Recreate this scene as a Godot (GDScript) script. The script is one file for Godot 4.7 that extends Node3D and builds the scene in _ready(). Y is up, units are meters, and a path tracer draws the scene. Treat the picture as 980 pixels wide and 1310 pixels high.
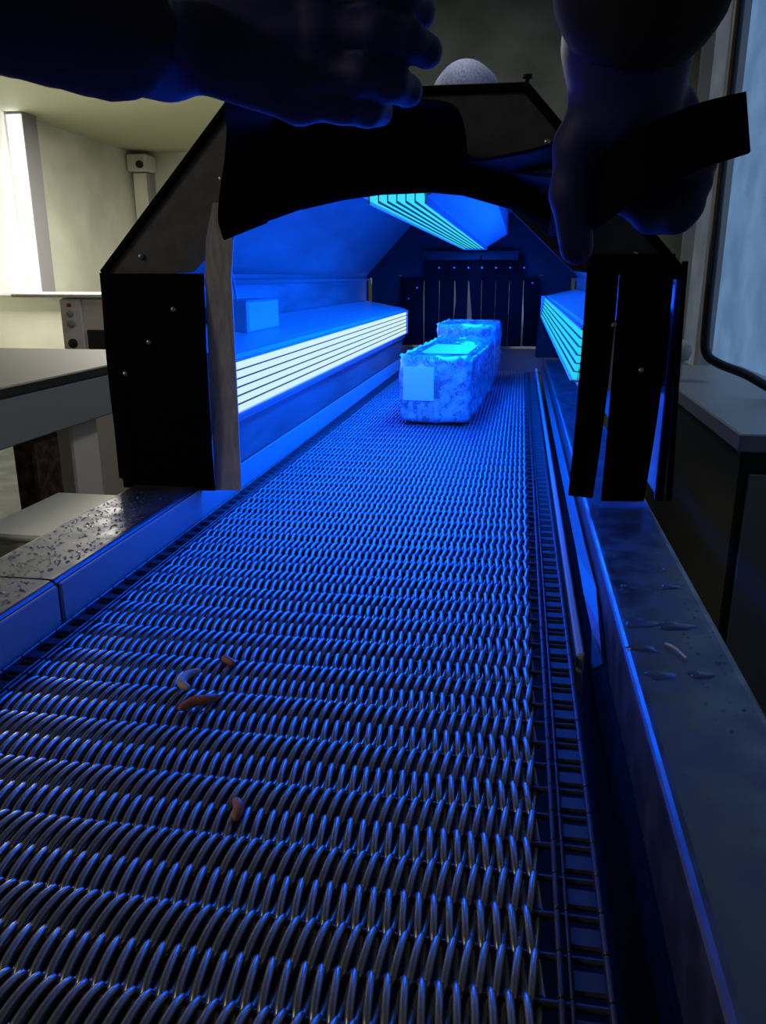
extends Node3D

const CX := -0.151          # centre line of the conveyor
const ROD := 0.0228         # distance between two cross rods of the belt
const PITCH := 0.0068       # distance between two turns of a spiral
var M := {}
var rng := RandomNumberGenerator.new()
var taken := {}


# ---------------------------------------------------------------- helpers
func numbered(called: String) -> String:
	var n: int = taken.get(called, 0)
	taken[called] = n + 1
	return called if n == 0 else "%s_%03d" % [called, n]


func tag(o: Node3D, label: String, category: String, group := "", kind := "") -> Node3D:
	o.set_meta("label", label)
	o.set_meta("category", category)
	if group:
		o.set_meta("group", group)
	if kind:
		o.set_meta("kind", kind)
	return o


func thing(called: String, label: String, category: String, at := Vector3.ZERO, group := "") -> Node3D:
	var o := Node3D.new()
	o.name = numbered(called)
	add_child(o)
	o.position = at
	return tag(o, label, category, group)


func new_st() -> SurfaceTool:
	var st := SurfaceTool.new()
	st.begin(Mesh.PRIMITIVE_TRIANGLES)
	return st


func done(st: SurfaceTool) -> ArrayMesh:
	st.generate_normals()
	return st.commit()


# commits a shape given in world coordinates as one named mesh under a thing or a part
func obj(called: String, shape, material: Material, parent: Node = self) -> MeshInstance3D:
	var o := MeshInstance3D.new()
	o.mesh = done(shape) if shape is SurfaceTool else shape
	o.material_override = material
	if parent == self:
		o.name = numbered(called)
		add_child(o)
	else:
		o.name = called
		if not parent is MeshInstance3D:
			o.position = -(parent as Node3D).position
		parent.add_child(o, true)
	return o


func struct(called: String, shape, material: Material, label := "") -> MeshInstance3D:
	var o := obj(called, shape, material)
	o.set_meta("kind", "structure")
	if label:
		o.set_meta("label", label)
	return o


func tri(st: SurfaceTool, a: Vector3, b: Vector3, c: Vector3, inside: Vector3) -> void:
	var n := (c - a).cross(b - a)
	if n.length_squared() < 1e-18:
		return
	if n.dot((a + b + c) / 3.0 - inside) < 0.0:
		var s := b
		b = c
		c = s
	for v in [a, b, c]:
		st.set_uv(Vector2(v.x + v.z, v.y))
		st.add_vertex(v)


func quad(st: SurfaceTool, a: Vector3, b: Vector3, c: Vector3, d: Vector3, inside: Vector3) -> void:
	tri(st, a, b, c, inside)
	tri(st, a, c, d, inside)


# a box with chamfered edges
func bx(st: SurfaceTool, mid: Vector3, size: Vector3, bevel := 0.0, turn := Basis()) -> void:
	st.set_smooth_group(-1)
	var h := size / 2.0
	var b := minf(bevel, minf(h.x, minf(h.y, h.z)) * 0.9)
	var corner := func(sx: int, sy: int, sz: int, axis: int) -> Vector3:
		var p := Vector3(sx * (h.x - (0.0 if axis == 0 else b)), sy * (h.y - (0.0 if axis == 1 else b)), sz * (h.z - (0.0 if axis == 2 else b)))
		return mid + turn * p
	for axis in 3:
		for s in [-1, 1]:
			var ring := []
			for q in [[-1, -1], [1, -1], [1, 1], [-1, 1]]:
				var g := [0, 0, 0]
				g[axis] = s
				g[(axis + 1) % 3] = q[0]
				g[(axis + 2) % 3] = q[1]
				ring.append(corner.call(g[0], g[1], g[2], axis))
			quad(st, ring[0], ring[1], ring[2], ring[3], mid)
	if b <= 0.0:
		return
	for axis in 3:
		var u := (axis + 1) % 3
		var w := (axis + 2) % 3
		for su in [-1, 1]:
			for sw in [-1, 1]:
				var e := []
				for s in [-1, 1]:
					var g := [0, 0, 0]
					g[axis] = s
					g[u] = su
					g[w] = sw
					e.append(corner.call(g[0], g[1], g[2], u))
					e.append(corner.call(g[0], g[1], g[2], w))
				quad(st, e[0], e[1], e[3], e[2], mid)
	for sx in [-1, 1]:
		for sy in [-1, 1]:
			for sz in [-1, 1]:
				tri(st, corner.call(sx, sy, sz, 0), corner.call(sx, sy, sz, 1), corner.call(sx, sy, sz, 2), mid)


func box(mid: Vector3, size: Vector3, bevel := 0.0, turn := Basis()) -> SurfaceTool:
	var st := new_st()
	bx(st, mid, size, bevel, turn)
	return st


# a box between two corners
func span(a: Vector3, b: Vector3, bevel := 0.0) -> SurfaceTool:
	return box((a + b) / 2.0, (b - a).abs(), bevel)


# a convex or concave outline in the xy plane, extruded from z0 to z1
func prism(st: SurfaceTool, outline: PackedVector2Array, z0: float, z1: float) -> void:
	st.set_smooth_group(-1)
	var index := Geometry2D.triangulate_polygon(outline)
	var zm := (z0 + z1) / 2.0
	for i in range(0, index.size(), 3):
		for z in [z0, z1]:
			var p := []
			for k in 3:
				var v := outline[index[i + k]]
				p.append(Vector3(v.x, v.y, z))
			tri(st, p[0], p[1], p[2], Vector3(p[0].x, p[0].y, zm))
	var cw := Geometry2D.is_polygon_clockwise(outline)
	for i in outline.size():
		var a := outline[i]
		var b := outline[(i + 1) % outline.size()]
		var side := (b - a).orthogonal() * (1.0 if cw else -1.0)
		var m := (a + b) / 2.0 + side
		quad(st, Vector3(a.x, a.y, z0), Vector3(b.x, b.y, z0), Vector3(b.x, b.y, z1), Vector3(a.x, a.y, z1), Vector3(m.x, m.y, zm))


# an outline whose corners are rounded with radius r
func rounded(pts: PackedVector2Array, r: float, steps := 4) -> PackedVector2Array:
	var out := PackedVector2Array()
	for i in pts.size():
		var p := pts[i]
		var a := pts[(i - 1 + pts.size()) % pts.size()] - p
		var b := pts[(i + 1) % pts.size()] - p
		var l := minf(r, minf(a.length(), b.length()) * 0.45)
		var s := p + a.normalized() * l
		var e := p + b.normalized() * l
		for k in steps + 1:
			var t := float(k) / steps
			out.append(s.lerp(p, t).lerp(p.lerp(e, t), t))
	return out


func smooth_path(pts: Array, steps: int) -> Array:
	var out := []
	for i in pts.size() - 1:
		var p0: Vector3 = pts[maxi(i - 1, 0)]
		var p1: Vector3 = pts[i]
		var p2: Vector3 = pts[i + 1]
		var p3: Vector3 = pts[mini(i + 2, pts.size() - 1)]
		for k in steps:
			out.append(p1.cubic_interpolate(p2, p0, p3, float(k) / steps))
	out.append(pts[-1])
	return out


func tube(st: SurfaceTool, pts: Array, r: float, sides := 8) -> void:
	st.set_smooth_group(0)
	var rings := []
	var up := Vector3.UP
	for i in pts.size():
		var d: Vector3 = (pts[mini(i + 1, pts.size() - 1)] - pts[maxi(i - 1, 0)]).normalized()
		if absf(d.dot(up)) > 0.95:
			up = Vector3.RIGHT if absf(d.x) < 0.9 else Vector3.FORWARD
		var u := d.cross(up).normalized()
		var w := d.cross(u).normalized()
		up = -w
		var ring := []
		for k in sides:
			var a := TAU * k / sides
			ring.append(pts[i] + (u * cos(a) + w * sin(a)) * r)
		rings.append(ring)
	for i in pts.size() - 1:
		var m: Vector3 = (pts[i] + pts[i + 1]) / 2.0
		for k in sides:
			var n := (k + 1) % sides
			quad(st, rings[i][k], rings[i][n], rings[i + 1][n], rings[i + 1][k], m)
	st.set_smooth_group(-1)
	for e in [0, pts.size() - 1]:
		var inner: Vector3 = pts[1] if e == 0 else pts[-2]
		for k in sides:
			tri(st, pts[e], rings[e][k], rings[e][(k + 1) % sides], inner)


# a band with thickness: its two edges are given as points, it is thick across both
func band(st: SurfaceTool, left: Array, right: Array, thick: float, smooth := true) -> void:
	var n := left.size()
	var top := []
	var low := []
	for i in n:
		var d: Vector3 = left[mini(i + 1, n - 1)] - left[maxi(i - 1, 0)] + right[mini(i + 1, n - 1)] - right[maxi(i - 1, 0)]
		var o := d.cross(right[i] - left[i]).normalized() * thick / 2.0
		top.append([left[i] + o, right[i] + o])
		low.append([left[i] - o, right[i] - o])
	for i in n - 1:
		var m: Vector3 = (left[i] + right[i] + left[i + 1] + right[i + 1]) / 4.0
		st.set_smooth_group(1 if smooth else -1)
		quad(st, top[i][0], top[i][1], top[i + 1][1], top[i + 1][0], m)
		st.set_smooth_group(2 if smooth else -1)
		quad(st, low[i][0], low[i][1], low[i + 1][1], low[i + 1][0], m)
		st.set_smooth_group(-1)
		quad(st, top[i][0], low[i][0], low[i + 1][0], top[i + 1][0], m)
		quad(st, top[i][1], low[i][1], low[i + 1][1], top[i + 1][1], m)
	for e in [0, n - 1]:
		quad(st, top[e][0], top[e][1], low[e][1], low[e][0], (left[absi(e - 1)] + right[absi(e - 1)]) / 2.0)


# a band that follows centre points, each with its half width vector
func ribbon(centres: Array, halves: Array, thick: float, steps := 6) -> SurfaceTool:
	var l := []
	var r := []
	for i in centres.size():
		l.append(centres[i] - halves[i])
		r.append(centres[i] + halves[i])
	var st := new_st()
	band(st, smooth_path(l, steps), smooth_path(r, steps), thick)
	return st


# turned round the axis through "at" along "axis"; profile holds (distance along the axis, radius)
func lathe(st: SurfaceTool, at: Vector3, axis: Vector3, profile: Array, sides := 12) -> void:
	st.set_smooth_group(0)
	var u := axis.cross(Vector3.UP if absf(axis.y) < 0.9 else Vector3.RIGHT).normalized()
	var w := axis.cross(u).normalized()
	for i in profile.size() - 1:
		var p: Vector2 = profile[i]
		var q: Vector2 = profile[i + 1]
		var m := at + axis * ((p.x + q.x) / 2.0 - (0.0001 if p.x <= q.x else -0.0001))
		if absf(p.x - q.x) < 1e-6:
			m = at + axis * (p.x + (-0.01 if i > 0 else 0.01))
		for k in sides:
			var a := TAU * k / sides
			var b := TAU * (k + 1) / sides
			var ca := u * cos(a) + w * sin(a)
			var cb := u * cos(b) + w * sin(b)
			quad(st, at + axis * p.x + ca * p.y, at + axis * p.x + cb * p.y, at + axis * q.x + cb * q.y, at + axis * q.x + ca * q.y, m)


func bolt_shape(at: Vector3, axis: Vector3, r: float) -> SurfaceTool:
	var st := new_st()
	lathe(st, at, axis, [Vector2(0, r), Vector2(r * 0.5, r), Vector2(r * 0.9, r * 0.7), Vector2(r * 1.1, 0.0)], 10)
	return st


# tapered capsules [a, radius at a, b, radius at b] joined smoothly on a grid and meshed as surface nets
func flesh(bones: Array, cell: float, blend: float, grow := 0.0) -> ArrayMesh:
	var lo := Vector3.INF
	var hi := -Vector3.INF
	for b in bones:
		for e in [0, 2]:
			var r: float = b[e + 1] + grow
			lo = lo.min(b[e] - Vector3.ONE * r)
			hi = hi.max(b[e] + Vector3.ONE * r)
	lo -= Vector3.ONE * cell * 3.0
	hi += Vector3.ONE * cell * 3.0
	var nx := int((hi.x - lo.x) / cell) + 2
	var ny := int((hi.y - lo.y) / cell) + 2
	var nz := int((hi.z - lo.z) / cell) + 2
	var f := PackedFloat32Array()
	f.resize(nx * ny * nz)
	f.fill(1.0)
	var sy := nx
	var sz := nx * ny
	for b in bones:
		var a: Vector3 = b[0]
		var ra: float = b[1] + grow
		var c: Vector3 = b[2]
		var rc: float = b[3] + grow
		var reach := maxf(ra, rc) + blend + cell * 2.0
		var l := ((a.min(c) - Vector3.ONE * reach - lo) / cell).floor()
		var h := ((a.max(c) + Vector3.ONE * reach - lo) / cell).ceil()
		var ac := c - a
		var inv := 1.0 / maxf(ac.length_squared(), 1e-9)
		for z in range(maxi(int(l.z), 0), mini(int(h.z), nz - 1) + 1):
			for y in range(maxi(int(l.y), 0), mini(int(h.y), ny - 1) + 1):
				for x in range(maxi(int(l.x), 0), mini(int(h.x), nx - 1) + 1):
					var p := lo + Vector3(x, y, z) * cell
					var t := clampf((p - a).dot(ac) * inv, 0.0, 1.0)
					var d := p.distance_to(a + ac * t) - lerpf(ra, rc, t)
					var at := x + y * sy + z * sz
					var o := f[at]
					var w := maxf(blend - absf(d - o), 0.0) / blend
					f[at] = minf(d, o) - w * w * blend * 0.25
	var ids := PackedInt32Array()
	ids.resize(f.size())
	ids.fill(-1)
	var verts := PackedVector3Array()
	var norms := PackedVector3Array()
	var offs := [0, 1, sy, sy + 1, sz, sz + 1, sz + sy, sz + sy + 1]
	var cube := [Vector3(0, 0, 0), Vector3(1, 0, 0), Vector3(0, 1, 0), Vector3(1, 1, 0), Vector3(0, 0, 1), Vector3(1, 0, 1), Vector3(0, 1, 1), Vector3(1, 1, 1)]
	var edges := [[0, 1], [2, 3], [4, 5], [6, 7], [0, 2], [1, 3], [4, 6], [5, 7], [0, 4], [1, 5], [2, 6], [3, 7]]
	for z in nz - 1:
		for y in ny - 1:
			var at := y * sy + z * sz
			for x in nx - 1:
				var v0 := f[at + x]
				if absf(v0) > cell * 2.5:
					continue
				var neg := 0
				for o in offs:
					if f[at + x + o] < 0.0:
						neg += 1
				if neg == 0 or neg == 8:
					continue
				var sum := Vector3.ZERO
				var n := 0
				for e in edges:
					var d0 := f[at + x + offs[e[0]]]
					var d1 := f[at + x + offs[e[1]]]
					if (d0 < 0.0) != (d1 < 0.0):
						sum += (cube[e[0]] as Vector3).lerp(cube[e[1]], d0 / (d0 - d1))
						n += 1
				var g := Vector3.ZERO
				for k in 8:
					g += ((cube[k] as Vector3) * 2.0 - Vector3.ONE) * f[at + x + offs[k]]
				ids[at + x] = verts.size()
				verts.append(lo + (Vector3(x, y, z) + sum / n) * cell)
				norms.append(g.normalized())
	var index := PackedInt32Array()
	var steps := [1, sy, sz]
	for z in range(1, nz - 1):
		for y in range(1, ny - 1):
			for x in range(1, nx - 1):
				var at := x + y * sy + z * sz
				if absf(f[at]) > cell * 1.8:
					continue
				for axis in 3:
					var a0 := f[at]
					var a1 := f[at + steps[axis]]
					if (a0 < 0.0) == (a1 < 0.0):
						continue
					var u: int = steps[(axis + 1) % 3]
					var w: int = steps[(axis + 2) % 3]
					var q := [ids[at], ids[at - u], ids[at - u - w], ids[at - w]]
					if q.min() < 0:
						continue
					if (verts[q[2]] - verts[q[0]]).cross(verts[q[1]] - verts[q[0]]).dot(norms[q[0]] + norms[q[2]]) < 0.0:
						q.reverse()
					index.append_array(PackedInt32Array([q[0], q[1], q[2], q[0], q[2], q[3]]))
	return array_mesh(verts, norms, index)


func array_mesh(verts: PackedVector3Array, norms: PackedVector3Array, index: PackedInt32Array, uvs := PackedVector2Array()) -> ArrayMesh:
	var arrays := []
	arrays.resize(Mesh.ARRAY_MAX)
	arrays[Mesh.ARRAY_VERTEX] = verts
	arrays[Mesh.ARRAY_NORMAL] = norms
	arrays[Mesh.ARRAY_INDEX] = index
	if uvs.size():
		arrays[Mesh.ARRAY_TEX_UV] = uvs
	var me := ArrayMesh.new()
	me.add_surface_from_arrays(Mesh.PRIMITIVE_TRIANGLES, arrays)
	return me


func ball(at: Vector3, r: Vector3, turn := Basis()) -> ArrayMesh:
	var s := SphereMesh.new()
	s.radius = 1.0
	s.height = 2.0
	s.radial_segments = 20
	s.rings = 12
	var st := SurfaceTool.new()
	st.append_from(s, 0, Transform3D(turn * Basis.from_scale(r), at))
	return st.commit()


func noise(freq: float, octaves := 4, sd := 1) -> FastNoiseLite:
	var n := FastNoiseLite.new()
	n.seed = sd
	n.frequency = freq
	n.fractal_octaves = octaves
	return n


func noise_tex(freq: float, ramp: Array, sd := 1, size := 256, octaves := 4) -> NoiseTexture2D:
	var t := NoiseTexture2D.new()
	t.width = size
	t.height = size
	t.seamless = true
	t.noise = noise(freq, octaves, sd)
	var g := Gradient.new()
	g.offsets = PackedFloat32Array([0.2, 0.8])
	g.colors = PackedColorArray(ramp)
	t.color_ramp = g
	return t


func mat(called: String, c: Color, rough: float, metal := 0.0, spec := 0.5) -> StandardMaterial3D:
	var m := StandardMaterial3D.new()
	m.resource_name = called
	m.albedo_color = c
	m.roughness = rough
	m.metallic = metal
	m.metallic_specular = spec
	M[called] = m
	return m


func grain(m: StandardMaterial3D, t: Texture2D, scale: Vector3) -> void:
	m.albedo_texture = t
	m.uv1_triplanar = true
	m.uv1_world_triplanar = true
	m.uv1_scale = scale


func area(called: String, parent: Node3D, at: Vector3, towards: Vector3, up: Vector3, size: Vector2, c: Color, energy: float) -> void:
	var l := AreaLight3D.new()
	l.name = called
	l.area_size = size
	l.light_color = c
	l.light_energy = energy
	l.area_normalize_energy = true
	l.area_range = 14.0
	l.shadow_enabled = true
	parent.add_child(l)
	l.transform = Transform3D(Basis.looking_at(towards, up), at - parent.position)


# ---------------------------------------------------------------- scene
func _ready() -> void:
	rng.seed = 11
	var cam := Camera3D.new()
	cam.name = "camera"
	add_child(cam)
	cam.position = Vector3(0, 0.27, 0)
	cam.rotation = Vector3(deg_to_rad(-16.39), deg_to_rad(9.504), 0)
	cam.fov = rad_to_deg(2.0 * atan(655.0 / 1020.0))
	cam.near = 0.02
	cam.far = 60.0
	cam.current = true
	var we := WorldEnvironment.new()
	we.name = "environment"
	var env := Environment.new()
	env.background_mode = Environment.BG_COLOR
	env.background_color = Color(0, 0, 0)
	env.tonemap_mode = Environment.TONE_MAPPER_LINEAR
	env.tonemap_exposure = 1.0
	env.sdfgi_enabled = true
	env.ssao_enabled = true
	env.ssil_enabled = true
	we.environment = env
	add_child(we)
	materials()
	room()
	ceiling_lamps()
	conveyor()
	belt()
	tunnel()
	uv_lamps()
	front_curtain()
	rear_curtain()
	packages()
	holder_person()
	worker_person()
	left_side()
	right_side()
	small_things()
	shadows(self)


func shadows(n: Node) -> void:
	for c in n.get_children():
		if c is GeometryInstance3D:
			c.cast_shadow = GeometryInstance3D.SHADOW_CASTING_SETTING_ON
		shadows(c)


func materials() -> void:
	var m := mat("rail_steel", Color(0.44, 0.45, 0.48), 0.34, 0.8)
	m.roughness_texture = noise_tex(0.03, [Color(0.55, 0.55, 0.55), Color(1, 1, 1)], 3)
	m.roughness = 0.5
	m.uv1_triplanar = true
	m.uv1_world_triplanar = true
	m.uv1_scale = Vector3(3, 3, 3)
	m = mat("tunnel_steel", Color(0.62, 0.63, 0.64), 0.42, 0.45)
	grain(m, noise_tex(0.02, [Color(0.84, 0.84, 0.84), Color(1, 1, 1)], 5), Vector3(4, 4, 0.6))
	m = mat("plate_steel", Color(0.42, 0.42, 0.43), 0.5, 0.5)
	grain(m, noise_tex(0.03, [Color(0.9, 0.9, 0.9), Color(1, 1, 1)], 6), Vector3(5, 5, 5))
	m = mat("lit_strip", Color(0.88, 0.85, 0.81), 0.5, 0.1)  # pale tone stands in for light on a curtain strip
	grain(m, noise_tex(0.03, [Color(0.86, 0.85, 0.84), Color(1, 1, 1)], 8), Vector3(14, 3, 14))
	mat("wire_steel", Color(0.66, 0.66, 0.68), 0.36, 0.85)
	mat("link_steel", Color(0.36, 0.36, 0.39), 0.45, 0.8)
	mat("bolt_steel", Color(0.8, 0.8, 0.82), 0.25, 0.8)
	mat("dark_steel", Color(0.16, 0.16, 0.17), 0.55, 0.5)
	mat("pan_steel", Color(0.2, 0.2, 0.21), 0.6, 0.4)
	mat("wear_plastic", Color(0.7, 0.72, 0.74), 0.5, 0.0, 0.25)
	mat("rubber", Color(0.06, 0.055, 0.06), 0.75, 0.0, 0.12)
	mat("trim_rubber", Color(0.06, 0.055, 0.06), 0.75, 0.0, 0.2)
	m = mat("lamp_white", Color(0.76, 0.78, 0.8), 0.4, 0.2)
	mat("louvre", Color(0.05, 0.06, 0.07), 0.5)
	for k in [["glow_left", Color(0.86, 1.0, 0.99), 0.9], ["glow_top", Color(0.23, 0.88, 1.0), 1.0], ["glow_right", Color(0.14, 0.83, 1.0), 1.0]]:
		m = mat(k[0], Color(0.03, 0.05, 0.06), 0.5, 0.0, 0.2)
		m.emission_enabled = true
		m.emission = k[1]
		m.emission_energy_multiplier = k[2]
	m = mat("ceiling_glow", Color(0.9, 0.9, 0.85), 0.5)
	m.emission_enabled = true
	m.emission = Color(1, 0.98, 0.88)
	m.emission_energy_multiplier = 0.6
	m = mat("wall_paint", Color(0.88, 0.88, 0.83), 0.6)
	grain(m, noise_tex(0.012, [Color(0.9, 0.9, 0.89), Color(1, 1, 1)], 9), Vector3(0.35, 0.35, 0.35))
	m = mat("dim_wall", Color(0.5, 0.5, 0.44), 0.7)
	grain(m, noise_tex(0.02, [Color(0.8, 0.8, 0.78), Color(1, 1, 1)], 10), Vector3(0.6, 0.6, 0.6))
	m = mat("ceiling_paint", Color(0.74, 0.75, 0.62), 0.7)
	m = mat("floor_paint", Color(0.2, 0.23, 0.21), 0.7)
	grain(m, noise_tex(0.02, [Color(0.6, 0.62, 0.6), Color(1, 1, 1)], 12), Vector3(0.8, 0.8, 0.8))
	m = mat("panel_blue", Color(0.62, 0.68, 0.76), 0.5)
	m = mat("wall_glow", Color(0.3, 0.36, 0.42), 0.5)  # glow stands in for light falling on the right wall panels
	m.emission_enabled = true
	m.emission_texture = noise_tex(0.02, [Color(0.36, 0.51, 0.69), Color(0.44, 0.60, 0.79)], 14)
	m.emission = Color(0, 0, 0)
	m.emission_energy_multiplier = 0.62
	m.uv1_triplanar = true
	m.uv1_world_triplanar = true
	m.uv1_scale = Vector3(0.7, 0.7, 0.7)
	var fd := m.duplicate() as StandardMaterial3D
	fd.resource_name = "wall_glow_dim"
	fd.emission_texture = noise_tex(0.02, [Color(0.31, 0.34, 0.37), Color(0.38, 0.41, 0.45)], 16)  # greyer glow for the dimmer stretch of the same wall
	M.wall_glow_dim = fd
	m = mat("post_glow", Color(0.8, 0.8, 0.8), 0.4)  # glow added to the face of the white wall post
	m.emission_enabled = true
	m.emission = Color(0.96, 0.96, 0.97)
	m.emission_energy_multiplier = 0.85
	mat("white_paint", Color(0.95, 0.95, 0.95), 0.5)
	mat("grey_paint", Color(0.56, 0.56, 0.58), 0.6)
	m = mat("table_steel", Color(0.19, 0.185, 0.19), 0.6, 0.2)
	m = mat("rust", Color(0.36, 0.28, 0.24), 0.75, 0.2)
	grain(m, noise_tex(0.03, [Color(0.5, 0.36, 0.32), Color(1, 1, 1)], 15), Vector3(3, 3, 3))
	mat("machine_steel", Color(0.56, 0.57, 0.58), 0.4, 0.5)
	mat("machine_dark", Color(0.13, 0.13, 0.13), 0.5, 0.2)
	mat("beige", Color(0.66, 0.61, 0.56), 0.6)
	mat("cabinet_beige", Color(0.9, 0.86, 0.82), 0.6)
	mat("black", Color(0.05, 0.05, 0.055), 0.5)
	mat("red", Color(0.6, 0.2, 0.18), 0.5)
	mat("crate", Color(0.85, 0.85, 0.82), 0.5)
	mat("hose", Color(0.05, 0.055, 0.065), 0.45)
	m = mat("film", Color(0.82, 0.86, 0.88), 0.22)
	m.albedo_texture = pack_print()
	m.uv1_triplanar = true
	m.uv1_scale = Vector3(2.4, 2.4, 2.4)
	m.clearcoat_enabled = true
	m.clearcoat = 0.8
	m.clearcoat_roughness = 0.12
	mat("label_paper", Color(0.93, 0.95, 0.97), 0.45)
	mat("skin", Color(0.72, 0.52, 0.42), 0.6)
	m = mat("glove", Color(0.15, 0.15, 0.4), 0.6)
	m = mat("sleeve", Color(0.14, 0.105, 0.095), 0.9)
	m = mat("trousers", Color(0.12, 0.13, 0.17), 0.9)
	mat("coat", Color(0.8, 0.82, 0.85), 0.8)
	m = mat("hair_net", Color(0.5, 0.52, 0.62), 0.8)
	grain(m, noise_tex(0.06, [Color(0.7, 0.7, 0.72), Color(1, 1, 1)], 21), Vector3(6, 6, 6))
	mat("mask", Color(0.7, 0.78, 0.85), 0.8)
	mat("eye", Color(0.1, 0.08, 0.07), 0.2)
	mat("boot", Color(0.85, 0.85, 0.82), 0.5)
	m = mat("water", Color(0.9, 0.95, 1.0, 0.05), 0.03)
	m.refraction_enabled = true
	m.refraction_scale = 0.033
	mat("scrap_pink", Color(0.72, 0.47, 0.40), 0.5)
	mat("scrap_pale", Color(0.78, 0.74, 0.68), 0.5)
	mat("fibre", Color(0.9, 0.88, 0.82), 0.5)


func pack_print() -> ImageTexture:
	var a := noise(0.016, 2, 31)
	a.domain_warp_enabled = true
	a.domain_warp_amplitude = 30.0
	var b := noise(0.05, 3, 32)
	var im := Image.create(256, 256, false, Image.FORMAT_RGB8)
	for y in 256:
		for x in 256:
			var s := absf(sin(a.get_noise_2d(x, y) * 9.0))
			var v := 0.5 + 0.42 * smoothstep(0.1, 0.7, s) + 0.14 * b.get_noise_2d(x, y)
			im.set_pixel(x, y, Color(v * 0.95, v * 0.98, v).clamp())
	return ImageTexture.create_from_image(im)


func room() -> void:
	var x0 := -4.0
	var x1 := 0.72
	var z0 := -8.4
	var z1 := 1.6
	var y0 := -0.9
	var y1 := 1.5
	struct("floor", span(Vector3(x0 - 0.1, y0 - 0.1, z0 - 0.1), Vector3(x1 + 0.1, y0, z1 + 0.1)), M.floor_paint, "green grey wet factory floor")
	struct("ceiling", span(Vector3(x0 - 0.1, y1, z0 - 0.1), Vector3(x1 + 0.1, y1 + 0.1, z1 + 0.1)), M.ceiling_paint, "pale olive panel ceiling")
	struct("wall_left", span(Vector3(x0 - 0.1, y0, z0), Vector3(x0, y1, z1)), M.wall_paint, "cream panel wall on the left")
	struct("wall_back", span(Vector3(x0 - 0.1, y0, z0 - 0.1), Vector3(x1 + 0.1, y1, z0)), M.wall_paint, "cream back wall of the room")
	struct("wall_front", span(Vector3(x0 - 0.1, y0, z1), Vector3(x1 + 0.1, y1, z1 + 0.1)), M.dim_wall, "wall behind the camera")
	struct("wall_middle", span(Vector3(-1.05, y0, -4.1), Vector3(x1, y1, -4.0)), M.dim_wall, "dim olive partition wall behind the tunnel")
	# the right wall with an opening for an added glowing panel
	var wz0 := -3.95
	var wz1 := -1.2
	var wy0 := -0.1
	var wr := struct("wall_right", span(Vector3(x1, y0, z0), Vector3(x1 + 0.1, y1, wz0)), M.panel_blue, "pale panel wall on the right")
	obj("wall_section", span(Vector3(x1, y0, wz1), Vector3(x1 + 0.1, y1, z1)), M.panel_blue, wr)
	obj("wall_section", span(Vector3(x1, y0, wz0), Vector3(x1 + 0.1, wy0, wz1)), M.panel_blue, wr)
	var w := thing("glow_panel_1", "glowing panel standing in for the blue lit wall on the right", "glow_panel", Vector3(x1, wy0, wz0))
	w.set_meta("kind", "structure")
	obj("glow_face", span(Vector3(x1 + 0.03, wy0, -3.38), Vector3(x1 + 0.05, y1, wz1)), M.wall_glow, w)
	obj("glow_face", span(Vector3(x1 + 0.03, wy0, wz0), Vector3(x1 + 0.05, y1, -3.40)), M.wall_glow_dim, w)
	for e in [[-3.43, -3.35], [wz0, wz0 + 0.02], [wz1 - 0.07, wz1]]:
		obj("panel_frame", span(Vector3(x1 - 0.02, wy0, e[0]), Vector3(x1 + 0.06, y1, e[1]), 0.006), M.grey_paint, w)
	obj("panel_sill", span(Vector3(x1 - 0.05, wy0 - 0.03, wz0), Vector3(x1 + 0.08, wy0, wz1), 0.006), M.grey_paint, w)
	area("added_light", w, Vector3(x1 + 0.02, 0.6, -2.3), Vector3.LEFT, Vector3.UP, Vector2(1.9, 1.4), Color(0.5, 0.72, 1.0), 0.05)  # light added to go with the glowing wall panel


func ceiling_lamps() -> void:
	var a := thing("ceiling_lamp", "bright ceiling panel lamp over the far left of the room", "lamp", Vector3(-2.3, 1.5, -5.25))
	obj("housing", box(Vector3(-2.3, 1.48, -5.25), Vector3(1.3, 0.04, 0.34), 0.01), M.white_paint, a)
	obj("diffuser", box(Vector3(-2.3, 1.455, -5.25), Vector3(1.2, 0.012, 0.28), 0.004), M.ceiling_glow, a)
	area("lamp_light", a, Vector3(-2.3, 1.44, -5.25), Vector3.DOWN, Vector3.FORWARD, Vector2(1.2, 0.28), Color(1, 0.97, 0.9), 15.0)
	var b := thing("ceiling_lamp", "unseen dim ceiling lamp added as fill light from behind left", "lamp", Vector3(-2.2, 1.5, 0.6))  # unseen lamp, added to brighten faces turned towards the camera
	obj("housing", box(Vector3(-2.2, 1.48, 0.6), Vector3(0.34, 0.04, 0.9), 0.01), M.white_paint, b)
	obj("diffuser", box(Vector3(-2.2, 1.455, 0.6), Vector3(0.28, 0.012, 0.8), 0.004), M.ceiling_glow, b)
	area("lamp_light", b, Vector3(-2.2, 1.44, 0.6), Vector3.DOWN, Vector3.FORWARD, Vector2(0.28, 0.8), Color(1, 0.96, 0.9), 1.5)
	var c := thing("ceiling_lamp", "weak ceiling panel lamp straight above the dark tunnel", "lamp", Vector3(-0.35, 1.5, -2.6))
	obj("housing", box(Vector3(-0.35, 1.48, -2.6), Vector3(0.34, 0.04, 1.0), 0.01), M.white_paint, c)
	obj("diffuser", box(Vector3(-0.35, 1.455, -2.6), Vector3(0.28, 0.012, 0.9), 0.004), M.ceiling_glow, c)
	area("lamp_light", c, Vector3(-0.35, 1.44, -2.6), Vector3.DOWN, Vector3.FORWARD, Vector2(0.28, 0.9), Color(0.95, 0.97, 1.0), 0.65)


func rail_shape(outline: Array, z0: float, z1: float) -> SurfaceTool:
	var st := new_st()
	prism(st, rounded(PackedVector2Array(outline), 0.006, 4), z0, z1)
	return st


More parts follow.
